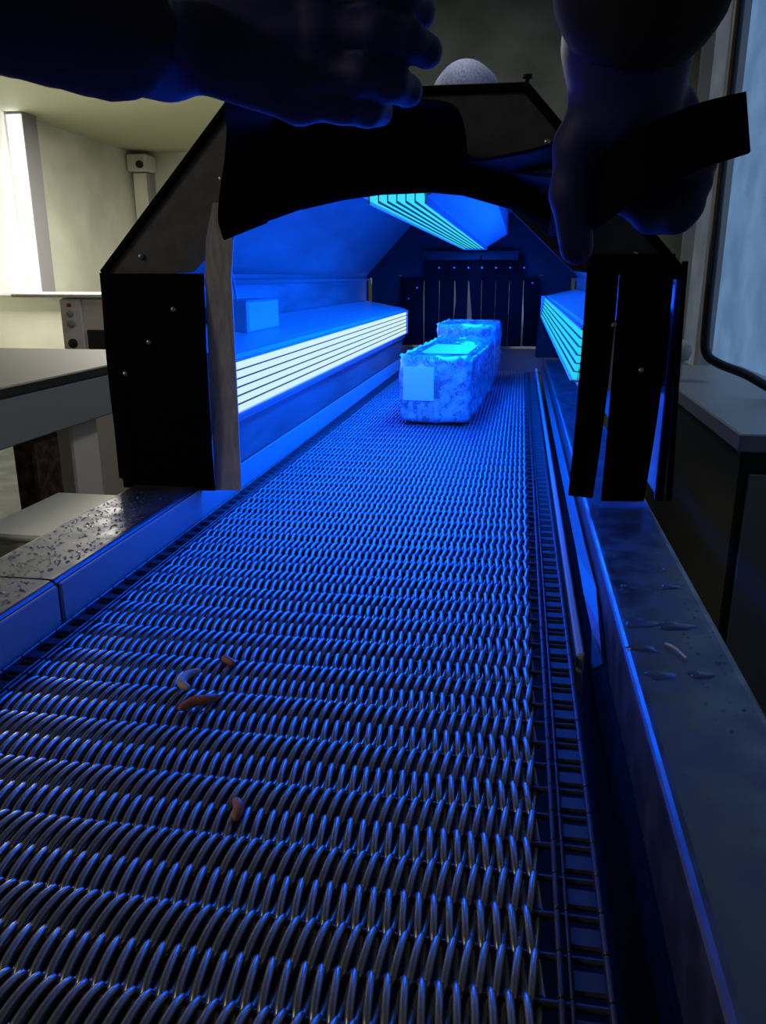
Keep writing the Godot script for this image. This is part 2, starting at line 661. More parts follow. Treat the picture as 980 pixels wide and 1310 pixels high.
func conveyor() -> void:
	var c := thing("wire_conveyor", "stainless steel conveyor frame with wet flat side rails around the wire belt", "conveyor", Vector3(CX, -0.9, -1.2))
	var lo := [Vector2(-0.437, 0.038), Vector2(-0.357, 0.038), Vector2(-0.357, -0.03), Vector2(-0.362, -0.03), Vector2(-0.362, 0.032), Vector2(-0.431, 0.032), Vector2(-0.431, -0.16), Vector2(-0.437, -0.16)]
	obj("side_rail", rail_shape(lo, -2.62, -0.546), M.rail_steel, c)
	obj("side_rail", rail_shape(lo, -0.543, 0.1), M.rail_steel, c)
	var ro := [Vector2(0.146, 0.038), Vector2(0.146, -0.16), Vector2(0.140, -0.16), Vector2(0.140, 0.032), Vector2(0.082, 0.032), Vector2(0.082, -0.07), Vector2(0.077, -0.07), Vector2(0.077, 0.038)]
	obj("side_rail", rail_shape(ro, -2.62, 0.1), M.rail_steel, c)
	obj("guide_board", span(Vector3(-0.357, -0.006, -2.5), Vector3(-0.3535, 0.0345, -0.547), 0.001), M.wear_plastic, c)
	obj("guide_board", span(Vector3(-0.357, -0.006, -0.542), Vector3(-0.3535, 0.0345, 0.05), 0.001), M.wear_plastic, c)
	obj("bed_pan", span(Vector3(-0.431, -0.085, -2.6), Vector3(0.14, -0.078, 0.1)), M.pan_steel, c)
	obj("wear_strip", span(Vector3(0.0525, -0.03, -2.5), Vector3(0.0585, 0.004, -0.55), 0.0015), M.wear_plastic, c)
	obj("wear_strip", span(Vector3(-0.3568, -0.03, -2.5), Vector3(-0.352, -0.012, 0.05), 0.001), M.wear_plastic, c)
	# the guide plate beside the right rail ends in a ragged bent tip
	var l := []
	var r := []
	var zz := [-2.45, -1.4, -0.9, -0.75, -0.66, -0.60, -0.56]
	var yy := [0.012, 0.012, 0.012, 0.012, 0.008, 0.0, -0.014]
	for i in zz.size():
		l.append(Vector3(0.0655 + (0.003 if i == 5 else 0.0), yy[i], zz[i]))
		r.append(Vector3(0.0735 + (0.002 if i == 4 else 0.0), yy[i] + 0.006, zz[i]))
	var gst := new_st()
	band(gst, l, r, 0.0025, false)
	obj("guide_plate", gst, M.link_steel, c)
	obj("end_bar", span(Vector3(-0.42, -0.02, -2.62), Vector3(0.13, 0.06, -2.58), 0.004), M.beige, c)
	for x in [-0.40, 0.11]:
		for z in [-0.5, -2.4]:
			obj("leg", span(Vector3(x - 0.02, -0.9, z - 0.02), Vector3(x + 0.02, -0.085, z + 0.02), 0.004), M.rail_steel, c)
	# drops of water on both rails
	var drop := SphereMesh.new()
	drop.radius = 1.0
	drop.height = 2.0
	drop.radial_segments = 12
	drop.rings = 6
	for side in 2:
		var mm := MultiMesh.new()
		mm.transform_format = MultiMesh.TRANSFORM_3D
		mm.mesh = drop
		mm.instance_count = 900 if side == 0 else 90
		for i in mm.instance_count:
			var z := -rng.randf_range(0.4, 0.82)
			var x := rng.randf_range(-0.431, -0.364) if side == 0 else rng.randf_range(0.086, 0.141)
			if side == 1:
				z = -0.55 + rng.randfn(0.0, 0.09)
			var s := rng.randf_range(0.0004, 0.0011) * (1.6 if rng.randf() < 0.1 else 1.0)
			mm.set_instance_transform(i, Transform3D(Basis(Vector3.UP, rng.randf() * TAU).scaled_local(Vector3(s * rng.randf_range(1.0, 1.5), s * 0.7, s)), Vector3(x, 0.038, z)))
		var o := MultiMeshInstance3D.new()
		o.name = "water_drops"
		o.multimesh = mm
		o.material_override = M.water
		o.position = -c.position
		o.set_meta("kind", "stuff")
		c.add_child(o, true)


# one flattened wire spiral along x, wound left or right
func spiral_mesh(hand: float, width: float) -> ArrayMesh:
	var turns := int(width / PITCH)
	var seg := 16
	var sides := 6
	var v := PackedVector3Array()
	var n := PackedVector3Array()
	var ix := PackedInt32Array()
	var rw := 0.00185
	var hw := ROD / 2.0 + 0.0016
	var hh := 0.0036
	var total := turns * seg
	var at := func(i: int) -> Vector3:
		var a := TAU * i / seg
		return Vector3(-width / 2.0 + PITCH * i / seg, hh * sin(a), hw * cos(a) * hand)
	for i in total + 1:
		var p: Vector3 = at.call(i)
		var d: Vector3 = ((at.call(i + 1) as Vector3) - (at.call(i - 1) as Vector3)).normalized()
		var u := Vector3.RIGHT.cross(d).normalized()
		var w := d.cross(u).normalized()
		for k in sides:
			var b := TAU * k / sides
			var o := u * cos(b) + w * sin(b)
			v.append(p + o * rw)
			n.append(o)
	for i in total:
		for k in sides:
			var a := i * sides + k
			var b := i * sides + (k + 1) % sides
			var q := [a, b, b + sides, a + sides]
			if (v[q[2]] - v[q[0]]).cross(v[q[1]] - v[q[0]]).dot(n[q[0]]) < 0.0:
				q.reverse()
			ix.append_array(PackedInt32Array([q[0], q[1], q[2], q[0], q[2], q[3]]))
	return array_mesh(v, n, ix)


func belt() -> void:
	var t := thing("conveyor_belt", "woven steel wire mesh conveyor belt running into the blue lit tunnel", "conveyor belt", Vector3(CX, 0, -1.25))
	var left := spiral_mesh(1.0, 0.347)
	var right := spiral_mesh(-1.0, 0.347)
	var rod_st := new_st()
	tube(rod_st, [Vector3(-0.2, 0, 0), Vector3(0, 0, 0), Vector3(0.197, 0, 0)], 0.0016, 8)
	var rod := done(rod_st)
	# a link: two thin side bars joined by a stepped plate
	var link_st := new_st()
	bx(link_st, Vector3(-0.0095, 0.0005, 0), Vector3(0.0022, 0.008, ROD * 0.98), 0.0007)
	bx(link_st, Vector3(-0.0055, 0.0012, 0), Vector3(0.0014, 0.006, ROD * 0.98), 0.0005)
	bx(link_st, Vector3(0.0095, 0.0012, 0), Vector3(0.0022, 0.008, ROD * 0.98), 0.0007)
	bx(link_st, Vector3(0.002, -0.0002, 0.0), Vector3(0.0145, 0.003, ROD * 0.5), 0.001)
	var link := done(link_st)
	var rows := 108
	for i in rows:
		var z := 0.035 - ROD * i
		var s := obj("spiral", right if i % 2 == 0 else left, M.wire_steel, t)
		s.position = Vector3(-0.153 + 0.0005 + 0.0017 * (i % 2), 0, z) - t.position
		var r := obj("cross_rod", rod, M.link_steel, t)
		r.position = Vector3(CX, 0, z - ROD / 2.0) - t.position
		for x in [-0.3385, 0.0375]:
			var k := obj("side_link", link, M.link_steel, t)
			k.position = Vector3(x, 0, z) - t.position
			if x < 0:
				k.rotation.y = PI


func wall_strip(a: Vector2, b: Vector2, thick: float, z0: float, z1: float) -> SurfaceTool:
	var st := new_st()
	var n := (b - a).orthogonal().normalized() * thick
	prism(st, PackedVector2Array([a, b, b + n, a + n]), z0, z1)
	return st


func tunnel() -> void:
	var t := thing("uv_tunnel", "dark six-sided tunnel housing straddling the conveyor with blue lit steel inside", "tunnel", Vector3(CX, 0.04, -1.65))
	var z0 := -2.44
	var z1 := -0.86
	var p := [Vector2(-0.457, 0.042), Vector2(-0.457, 0.275), Vector2(-0.297, 0.445), Vector2(-0.005, 0.445), Vector2(0.155, 0.275), Vector2(0.155, 0.042)]
	var called := ["side_panel", "sloping_panel", "roof_panel", "sloping_panel", "side_panel"]
	for i in 5:
		obj(called[i], wall_strip(p[i], p[i + 1], -0.004, z0, z1), M.tunnel_steel, t)
	# end plates: a ring round the opening
	var q := [Vector2(-0.352, 0.042), Vector2(-0.352, 0.276), Vector2(-0.266, 0.354), Vector2(-0.036, 0.354), Vector2(0.05, 0.276), Vector2(0.05, 0.042)]
	for e in 2:
		var z: float = [z1, z0][e]
		var st := new_st()
		for poly in [[p[0], p[1], Vector2(-0.4525, 0.268), Vector2(-0.4525, 0.042)], [p[1], p[2], q[2], q[1], Vector2(-0.4525, 0.268)], [p[2], p[3], q[3], q[2]], [p[3], p[4], Vector2(0.1505, 0.268), q[4], q[3]], [p[4], p[5], Vector2(0.1505, 0.042), Vector2(0.1505, 0.268)]]:
			prism(st, PackedVector2Array(poly), z - 0.002, z + 0.002)
		if e == 1:
			for poly in [[Vector2(-0.442, 0.042), Vector2(-0.442, 0.275), Vector2(-0.351, 0.275), Vector2(-0.351, 0.042)], [Vector2(0.14, 0.042), Vector2(0.14, 0.275), Vector2(0.049, 0.275), Vector2(0.049, 0.042)]]:
				prism(st, PackedVector2Array(poly), z - 0.0035, z - 0.001)
		obj(["front_plate", "rear_plate"][e], st, M.plate_steel if e == 0 else M.dark_steel, t)
		var edge := []
		for v in p:
			edge.append(Vector3(v.x, v.y, z + 0.003 - 0.006 * e))
		var tr := new_st()
		for i in 5:
			tube(tr, [edge[i], (edge[i] + edge[i + 1]) / 2.0, edge[i + 1]], 0.0045, 8)
		obj("edge_trim", tr, M.trim_rubber, t)
	var hp := new_st()
	prism(hp, PackedVector2Array([Vector2(-0.352, 0.26), Vector2(-0.352, 0.28), Vector2(-0.266, 0.358), Vector2(-0.036, 0.358), Vector2(0.05, 0.28), Vector2(0.05, 0.26)]), z0 - 0.005, z0 - 0.003)
	obj("header_plate", hp, M.dark_steel, t)
	# dark plate behind the top of the curtain, below the roof edge
	obj("curtain_rail", wall_strip(Vector2(-0.275, 0.357), Vector2(-0.03, 0.357), -0.022, z1 + 0.002, z1 + 0.006), M.dark_steel, t)
	obj("lower_panel", wall_strip(Vector2(-0.347, 0.102), Vector2(-0.3555, 0.039), -0.003, z0 + 0.01, z1 - 0.004), M.tunnel_steel, t)
	# curtain strip at the left opening, its lit look put into a pale colour
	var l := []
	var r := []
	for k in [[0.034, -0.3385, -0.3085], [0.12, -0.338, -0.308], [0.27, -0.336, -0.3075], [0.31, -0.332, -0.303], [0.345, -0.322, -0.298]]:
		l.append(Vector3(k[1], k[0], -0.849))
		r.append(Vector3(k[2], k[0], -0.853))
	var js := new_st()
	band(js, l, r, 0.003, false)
	obj("lit_rubber_strip", js, M.lit_strip, t)
	for b in [[-0.411, 0.292], [-0.315, 0.369], [-0.16, 0.43], [0.018, 0.396], [0.109, 0.292]]:
		var bo := obj("bolt", bolt_shape(Vector3(b[0], b[1], z1 + 0.002), Vector3.BACK, 0.0035), M.bolt_steel, t)
		bo.set_meta("label", "domed steel bolt head")
	var post := new_st()
	lathe(post, Vector3(-0.004, 0.445, -0.87), Vector3.UP, [Vector2(0, 0.002), Vector2(0.009, 0.002), Vector2(0.0095, 0.005), Vector2(0.013, 0.005), Vector2(0.0135, 0.0)], 10)
	obj("roof_stud", post, M.dark_steel, t)
	# inner gutter profile along both bends of the housing
	for s in [[Vector2(-0.45, 0.262), Vector2(-0.446, 0.268)], [Vector2(0.144, 0.262), Vector2(0.148, 0.268)]]:
		obj("inner_seam", wall_strip(s[0], s[1], 0.003, z0 + 0.01, z1 - 0.02), M.tunnel_steel, t)


# a long lamp: housing outline in xy, tubes between two points a and b of its face, extruded along z
func uv_lamp(called_label: String, outline: Array, a: Vector2, b: Vector2, out: Vector2, z0: float, z1: float, glow: Material, energy: float, bend: float, tint: float) -> Node3D:
	var mid := (a + b) / 2.0
	var t := thing("uv_lamp", called_label, "lamp", Vector3(mid.x, mid.y, (z0 + z1) / 2.0))
	var hs := new_st()
	prism(hs, PackedVector2Array(outline), z0, z1)
	obj("housing", hs, M.lamp_white, t)
	var n := 6
	var d := (b - a) / n
	for i in n:
		var c0 := a + d * i + d * 0.06
		var c1 := a + d * (i + 1) - d * 0.06
		var st := new_st()
		prism(st, PackedVector2Array([c0 + out * 0.0015, c1 + out * 0.0015, c1 + out * 0.005, c0 + out * 0.005]), z0 + 0.02, z1 - 0.006)
		if bend > 0.0:
			prism(st, PackedVector2Array([c0 - out * bend, c1 - out * bend, c1 + out * 0.005, c0 + out * 0.005]), z1 - 0.002, z1 + 0.003)
		obj("glowing_tube", st, glow, t)
	for i in n - 1:
		var c := a + d * (i + 1)
		var st := new_st()
		prism(st, PackedVector2Array([c - d * 0.06 - out * bend, c + d * 0.06 - out * bend, c + d * 0.06 + out * 0.0072, c - d * 0.06 + out * 0.0072]), z0 + 0.01, z1 + (0.0036 if bend > 0.0 else -0.004))
		obj("louvre_slat", st, M.louvre, t)
	for i in 2:
		var st := new_st()
		var e: Vector2 = [a - d * 0.2, b][i]
		prism(st, PackedVector2Array([e, e + d * 0.2, e + d * 0.2 + out * 0.008, e + out * 0.008]), z0, z1)
		obj("face_lip", st, M.lamp_white, t)
	obj("end_cap", box(Vector3(mid.x, mid.y, z0 + 0.004) + Vector3(out.x, out.y, 0) * 0.004, Vector3(absf(d.x) * n + 0.008, absf(d.y) * n + 0.008, 0.008), 0.001), M.lamp_white, t)
	var f := mid + out * 0.012
	area("uv_light", t, Vector3(f.x, f.y, (z0 + z1) / 2.0), Vector3(out.x, out.y, 0), Vector3(b.x - a.x, b.y - a.y, 0).normalized(), Vector2(z1 - z0 - 0.04, (b - a).length()), Color(0.0, tint, 1.0), energy)
	return t


func uv_lamps() -> void:
	uv_lamp("long glowing white blue lamp along the left side of the tunnel",
		[Vector2(-0.449, 0.092), Vector2(-0.334, 0.1), Vector2(-0.332, 0.104), Vector2(-0.332, 0.182), Vector2(-0.345, 0.186), Vector2(-0.449, 0.205)],
		Vector2(-0.332, 0.115), Vector2(-0.332, 0.175), Vector2(1, 0), -2.38, -0.88, M.glow_left, 0.55, 0.0, 0.24)
	uv_lamp("glowing cyan lamp of six tubes hanging under the tunnel roof",
		[Vector2(-0.172, 0.352), Vector2(-0.100, 0.352), Vector2(-0.045, 0.385), Vector2(-0.045, 0.438), Vector2(-0.172, 0.438)],
		Vector2(-0.162, 0.352), Vector2(-0.104, 0.352), Vector2(0, -1), -2.36, -0.885, M.glow_top, 1.3, 0.011, 0.36)
	uv_lamp("glowing cyan lamp along the right side of the tunnel, half behind the curtain",
		[Vector2(0.064, 0.158), Vector2(0.148, 0.150), Vector2(0.148, 0.238), Vector2(0.072, 0.222)],
		Vector2(0.0643, 0.164), Vector2(0.0713, 0.216), Vector2(-0.991, 0.133), -2.38, -0.88, M.glow_right, 0.5, 0.0, 0.24)
	var j := thing("junction_box", "small box on top of the left glowing lamp with a thin cable", "box", Vector3(-0.40, 0.198, -1.2))
	obj("body", box(Vector3(-0.405, 0.216, -1.19), Vector3(0.05, 0.045, 0.15), 0.003), M.lamp_white, j)
	var st := new_st()
	tube(st, smooth_path([Vector3(-0.405, 0.238, -1.14), Vector3(-0.408, 0.27, -1.135), Vector3(-0.413, 0.30, -1.125), Vector3(-0.418, 0.318, -1.10), Vector3(-0.421, 0.318, -1.06), Vector3(-0.424, 0.312, -1.0)], 6), 0.0022, 8)
	obj("cable", st, M.wear_plastic, j)


func front_curtain() -> void:
	var t := thing("strip_curtain", "black rubber strip curtain at the near mouth of the tunnel, middle strips lifted", "curtain", Vector3(CX, 0.04, -0.85))
	var z := -0.848
	var hang := func(xa: float, xb: float, ya: float, yb: float, shift_a: float, shift_b: float, curl: float) -> SurfaceTool:
		var l := []
		var r := []
		for i in 9:
			var f := i / 8.0
			var y := lerpf(ya, yb, f)
			var g := f * f
			l.append(Vector3(xa + shift_a * g, y, z + 0.008 * sin(f * 2.6) + curl * g))
			r.append(Vector3(xb + shift_b * g, y, z + 0.008 * sin(f * 2.6) - curl * g))
		var st := new_st()
		band(st, l, r, 0.003)
		return st
	# left of the mouth
	obj("strip", hang.call(-0.455, -0.432, 0.274, 0.034, 0.006, -0.0015, 0.0), M.rubber, t)
	obj("strip", hang.call(-0.4315, -0.385, 0.274, 0.035, 0.0, 0.0, 0.001), M.rubber, t)
	obj("strip", hang.call(-0.3845, -0.337, 0.274, 0.034, 0.0, -0.001, 0.002), M.rubber, t)
	# right of the mouth
	obj("strip", hang.call(0.063, 0.0938, 0.292, 0.046, -0.003, -0.0095, -0.004), M.rubber, t)
	obj("strip", hang.call(0.0945, 0.1455, 0.292, 0.043, -0.001, -0.008, 0.003), M.rubber, t)
	obj("strip", hang.call(0.1525, 0.158, 0.285, 0.046, 0.008, 0.007, 0.004), M.rubber, t)
	# strips lifted towards the two hands
	var arch := [[-0.286, 0.324], [-0.243, 0.339], [-0.202, 0.349], [-0.161, 0.355], [-0.12, 0.358], [-0.079, 0.357], [-0.038, 0.349], [0.003, 0.334], [0.042, 0.306]]
	for i in arch.size():
		var x: float = arch[i][0]
		var y: float = arch[i][1]
		var slope: float = (arch[mini(i + 1, 8)][1] - arch[maxi(i - 1, 0)][1]) / (arch[mini(i + 1, 8)][0] - arch[maxi(i - 1, 0)][0])
		var half := Vector3(0.0235, 0.0235 * slope, 0.001 * (i % 2))
		var off := 0.0035 * (i % 2)
		var to := Vector3(lerpf(-0.20, -0.115, i / 5.0), 0.392 + 0.004 * (i % 2), -0.61 - 0.012 * (i % 3))
		var high := Vector3(lerpf(x, to.x, 0.25), minf(y + 0.075, 0.418), -0.80 + off)
		var end := to + Vector3(0.0, 0.045, -0.03)
		if i > 5:
			to = Vector3(0.035 + 0.008 * (i - 6), 0.352 - 0.014 * (i - 6), -0.585 - 0.012 * (i % 3))
			high = Vector3(x, y, -0.835).lerp(to, 0.4) + Vector3(0, 0.012, 0)
			end = to + Vector3(0.02, 0.02, 0.03)
		var pts := [Vector3(x, y + 0.03, -0.853 + off), Vector3(x, y + 0.005, -0.849 + off), Vector3(x, y - 0.007, -0.842 + off), Vector3(x, y, -0.834 + off), Vector3(x, y + 0.02, -0.829 + off), high, to, end]
		var hv := [half, half, half, half, half, half.lerp(Vector3(0.021, 0, 0), 0.4), Vector3(0.018, 0.003 * ((i % 3) - 1), 0), Vector3(0.017, 0.004, 0)]
		obj("strip", ribbon(pts, hv, 0.0028, 6), M.rubber, t)
	# the tail of a lifted strip sticks out beside the right hand
	var tail := [Vector3(0.02, 0.315, -0.62), Vector3(0.04, 0.318, -0.545), Vector3(0.06, 0.33, -0.508), Vector3(0.09, 0.343, -0.498), Vector3(0.1165, 0.3505, -0.50)]
	var th := [Vector3(0.002, 0.016, 0), Vector3(0, 0.020, 0.002), Vector3(-0.001, 0.0185, 0.003), Vector3(-0.003, 0.0165, 0.0), Vector3(-0.002, 0.0155, -0.004)]
	obj("strip", ribbon(tail, th, 0.003, 6), M.rubber, t)
	for b in [[-0.432, 0.167], [-0.401, 0.202], [-0.37, 0.237], [0.092, 0.225], [0.122, 0.181]]:
		obj("bolt", bolt_shape(Vector3(b[0], b[1], z + 0.009), Vector3.BACK, 0.003), M.bolt_steel, t)


func rear_curtain() -> void:
	var t := thing("strip_curtain", "black strip curtain with pale slits at the far end of the tunnel", "curtain", Vector3(CX, 0.07, -2.43))
	var z := -2.428
	var edges := [-0.352, -0.283, -0.239, -0.195, -0.154, -0.115, -0.075, -0.035, 0.005, 0.05]
	for i in edges.size() - 1:
		var a: float = edges[i]
		var b: float = edges[i + 1]
		var l := []
		var r := []
		for k in 9:
			var f := k / 8.0
			var y := lerpf(0.33 - (0.06 if i == 0 or i == 8 else 0.0), 0.075, f)
			var bulge := 0.012 * sin(f * 3.0 + i * 1.7)
			var pull_a := 0.0
			var pull_b := 0.0
			if i == 3:
				pull_a = 0.006 * smoothstep(0.15, 0.5, f) * (1.0 - smoothstep(0.5, 0.75, f))
			if i == 4:
				pull_a = 0.014 * smoothstep(0.1, 0.8, f)
			if i == 8:
				pull_a = 0.004 * smoothstep(0.2, 0.6, f)
			l.append(Vector3(a + 0.0006 + pull_a, y, z + bulge))
			r.append(Vector3(b - 0.0006 + pull_b, y, z + 0.012 * sin(f * 3.0 + i * 1.7 + 0.8)))
		var st := new_st()
		band(st, l, r, 0.0025)
		obj("strip", st, M.rubber, t)
	for x in [-0.239, -0.195, -0.154, -0.115, -0.075, -0.035, 0.005]:
		obj("bolt", bolt_shape(Vector3(x, 0.297, z + 0.014), Vector3.BACK, 0.0035), M.bolt_steel, t)
	for p in [[-0.303, 0.241], [-0.328, 0.21], [0.03, 0.255]]:
		obj("bolt", bolt_shape(Vector3(p[0], p[1], z + 0.014), Vector3.BACK, 0.003), M.bolt_steel, t)
	obj("fixing_bar", span(Vector3(-0.29, 0.318, z - 0.002), Vector3(-0.012, 0.345, z + 0.012), 0.002), M.dark_steel, t)


# a wrinkled block: a fine box pushed in and out by noise
func lumpy(size: Vector3, round_r: float, amp: float, sd: int, cells: float) -> ArrayMesh:
	var n := noise(9.0, 2, sd)
	var nr := noise(26.0, 2, sd + 5)
	nr.fractal_type = FastNoiseLite.FRACTAL_RIDGED
	var st := new_st()
	st.set_smooth_group(0)
	var h := size / 2.0
	var shape := func(p: Vector3) -> Vector3:
		var core := p.clamp(-(h - Vector3.ONE * round_r), h - Vector3.ONE * round_r)
		var o := (p - core).normalized()
		var s := core + o * round_r
		return s + o * amp * (n.get_noise_3dv(s) * 1.2 + nr.get_noise_3dv(s) * 0.6)
	for axis in 3:
		var u := (axis + 1) % 3
		var w := (axis + 2) % 3
		var nu := maxi(int(size[u] / cells), 2)
		var nw := maxi(int(size[w] / cells), 2)
		for s in [-1.0, 1.0]:
			for i in nu:
				for k in nw:
					var q := []
					for c in [[0, 0], [1, 0], [1, 1], [0, 1]]:
						var p := Vector3.ZERO
						p[axis] = s * h[axis]
						p[u] = lerpf(-h[u], h[u], float(i + c[0]) / nu)
						p[w] = lerpf(-h[w], h[w], float(k + c[1]) / nw)
						q.append(shape.call(p))
					quad(st, q[0], q[1], q[2], q[3], Vector3.ZERO if false else (q[0] + q[2]) / 2.0 - Vector3(1 if axis == 0 else 0, 1 if axis == 1 else 0, 1 if axis == 2 else 0) * s * 0.02)
	return done(st)


func packages() -> void:
	var sizes := [Vector3(0.134, 0.122, 0.52), Vector3(0.146, 0.148, 0.25)]
	var at := [Vector3(-0.137, 0.009, -1.735), Vector3(-0.128, 0.009, -2.17)]
	var turn := [-0.05, -0.04]
	var labels := ["nearer plastic wrapped frozen block on the belt with a pale square label", "taller wrapped frozen block on the belt behind the labelled one"]
	for i in 2:
		var s: Vector3 = sizes[i]
		var t := thing("wrapped_block", labels[i], "package", at[i], "wrapped blocks on the belt")
		t.rotation.y = turn[i]
		var b := MeshInstance3D.new()
		b.name = "body"
		b.mesh = lumpy(s, 0.012, 0.0034, 40 + i * 7, 0.004)
		b.material_override = M.film
		b.position = Vector3(0, s.y / 2.0, 0)
		t.add_child(b, true)
		# crimped seam of the plastic film along the top left edge
		var l := []
		var r := []
		for k in 25:
			var f := k / 24.0
			var p := Vector3(-s.x / 2.0 + 0.004, s.y * 0.97 + 0.002 * sin(k * 1.9), lerpf(s.z / 2.0, -s.z / 2.0, f) * 0.97)
			l.append(p)
			r.append(p + Vector3(-0.005 + 0.001 * sin(k * 2.7), 0.004 + 0.001 * cos(k * 1.3), 0))
		var fs := new_st()
		band(fs, l, r, 0.0012)
		var fin := MeshInstance3D.new()
		fin.name = "film_seam"
		fin.mesh = done(fs)
		fin.material_override = M.label_paper
		t.add_child(fin, true)
		if i == 0:
			for p in [[Vector3(-0.03, 0.072, s.z / 2.0 + 0.0035), Vector3(0.058, 0.062, 0.002)], [Vector3(0.01, s.y + 0.0025, 0.12), Vector3(0.09, 0.002, 0.2)]]:
				var pa := MeshInstance3D.new()
				pa.name = "label_patch"
				var ps := new_st()
				bx(ps, p[0], p[1], 0.0006)
				pa.mesh = done(ps)
				pa.material_override = M.label_paper
				t.add_child(pa, true)


# ---------------------------------------------------------------- people
func head_bones(top: Vector3, facing: float) -> Array:
	# top of the skull, face turned towards "facing" (radians round y; 0 looks along +z)
	var b := Basis(Vector3.UP, facing)
	var c := top - Vector3(0, 0.1, 0)
	var p := func(x: float, y: float, z: float) -> Vector3: return c + b * Vector3(x, y, z)
	return [
		[p.call(0, 0.012, -0.02), 0.086, p.call(0, 0.018, 0.022), 0.08], [p.call(0, -0.04, 0.02), 0.066, p.call(0, -0.085, 0.05), 0.042],
		[p.call(0, -0.01, 0.1), 0.008, p.call(0, -0.045, 0.118), 0.014], [p.call(-0.022, -0.08, 0.09), 0.008, p.call(0.022, -0.08, 0.09), 0.008],
		[p.call(-0.084, -0.02, -0.005), 0.012, p.call(-0.088, -0.045, 0.0), 0.01], [p.call(0.084, -0.02, -0.005), 0.012, p.call(0.088, -0.045, 0.0), 0.01],
		[p.call(-0.05, 0.022, 0.083), 0.008, p.call(0.05, 0.022, 0.083), 0.008], [p.call(0, -0.07, -0.02), 0.056, p.call(0, -0.2, -0.04), 0.058],
	]


func eyes(top: Vector3, facing: float, parent: Node3D) -> void:
	var b := Basis(Vector3.UP, facing)
	for s in [-1.0, 1.0]:
		obj("eye", ball(top - Vector3(0, 0.1, 0) + b * Vector3(0.031 * s, 0.0, 0.088), Vector3.ONE * 0.011), M.eye, parent)


func joined(meshes: Array) -> ArrayMesh:
	var st := new_st()
	for me in meshes:
		st.append_from(me, 0, Transform3D())
	return st.commit()


func hand_bones(w: Vector3, knuckles: Array, fingers: Array, thumb: Array, r: float) -> Array:
	var out := []
	for i in knuckles.size():
		out.append([w, r * 1.7, knuckles[i], r * 1.15])
		if i > 0:
			out.append([knuckles[i - 1], r * 1.1, knuckles[i], r * 1.1])
		var p: Vector3 = knuckles[i]
		var rr := r
		for q in fingers[i]:
			out.append([p, rr, q, rr * 0.93])
			p = q
			rr *= 0.93
	for i in thumb.size() - 1:
		out.append([thumb[i], r * (1.35 - 0.18 * i), thumb[i + 1], r * (1.17 - 0.18 * i)])
	return out


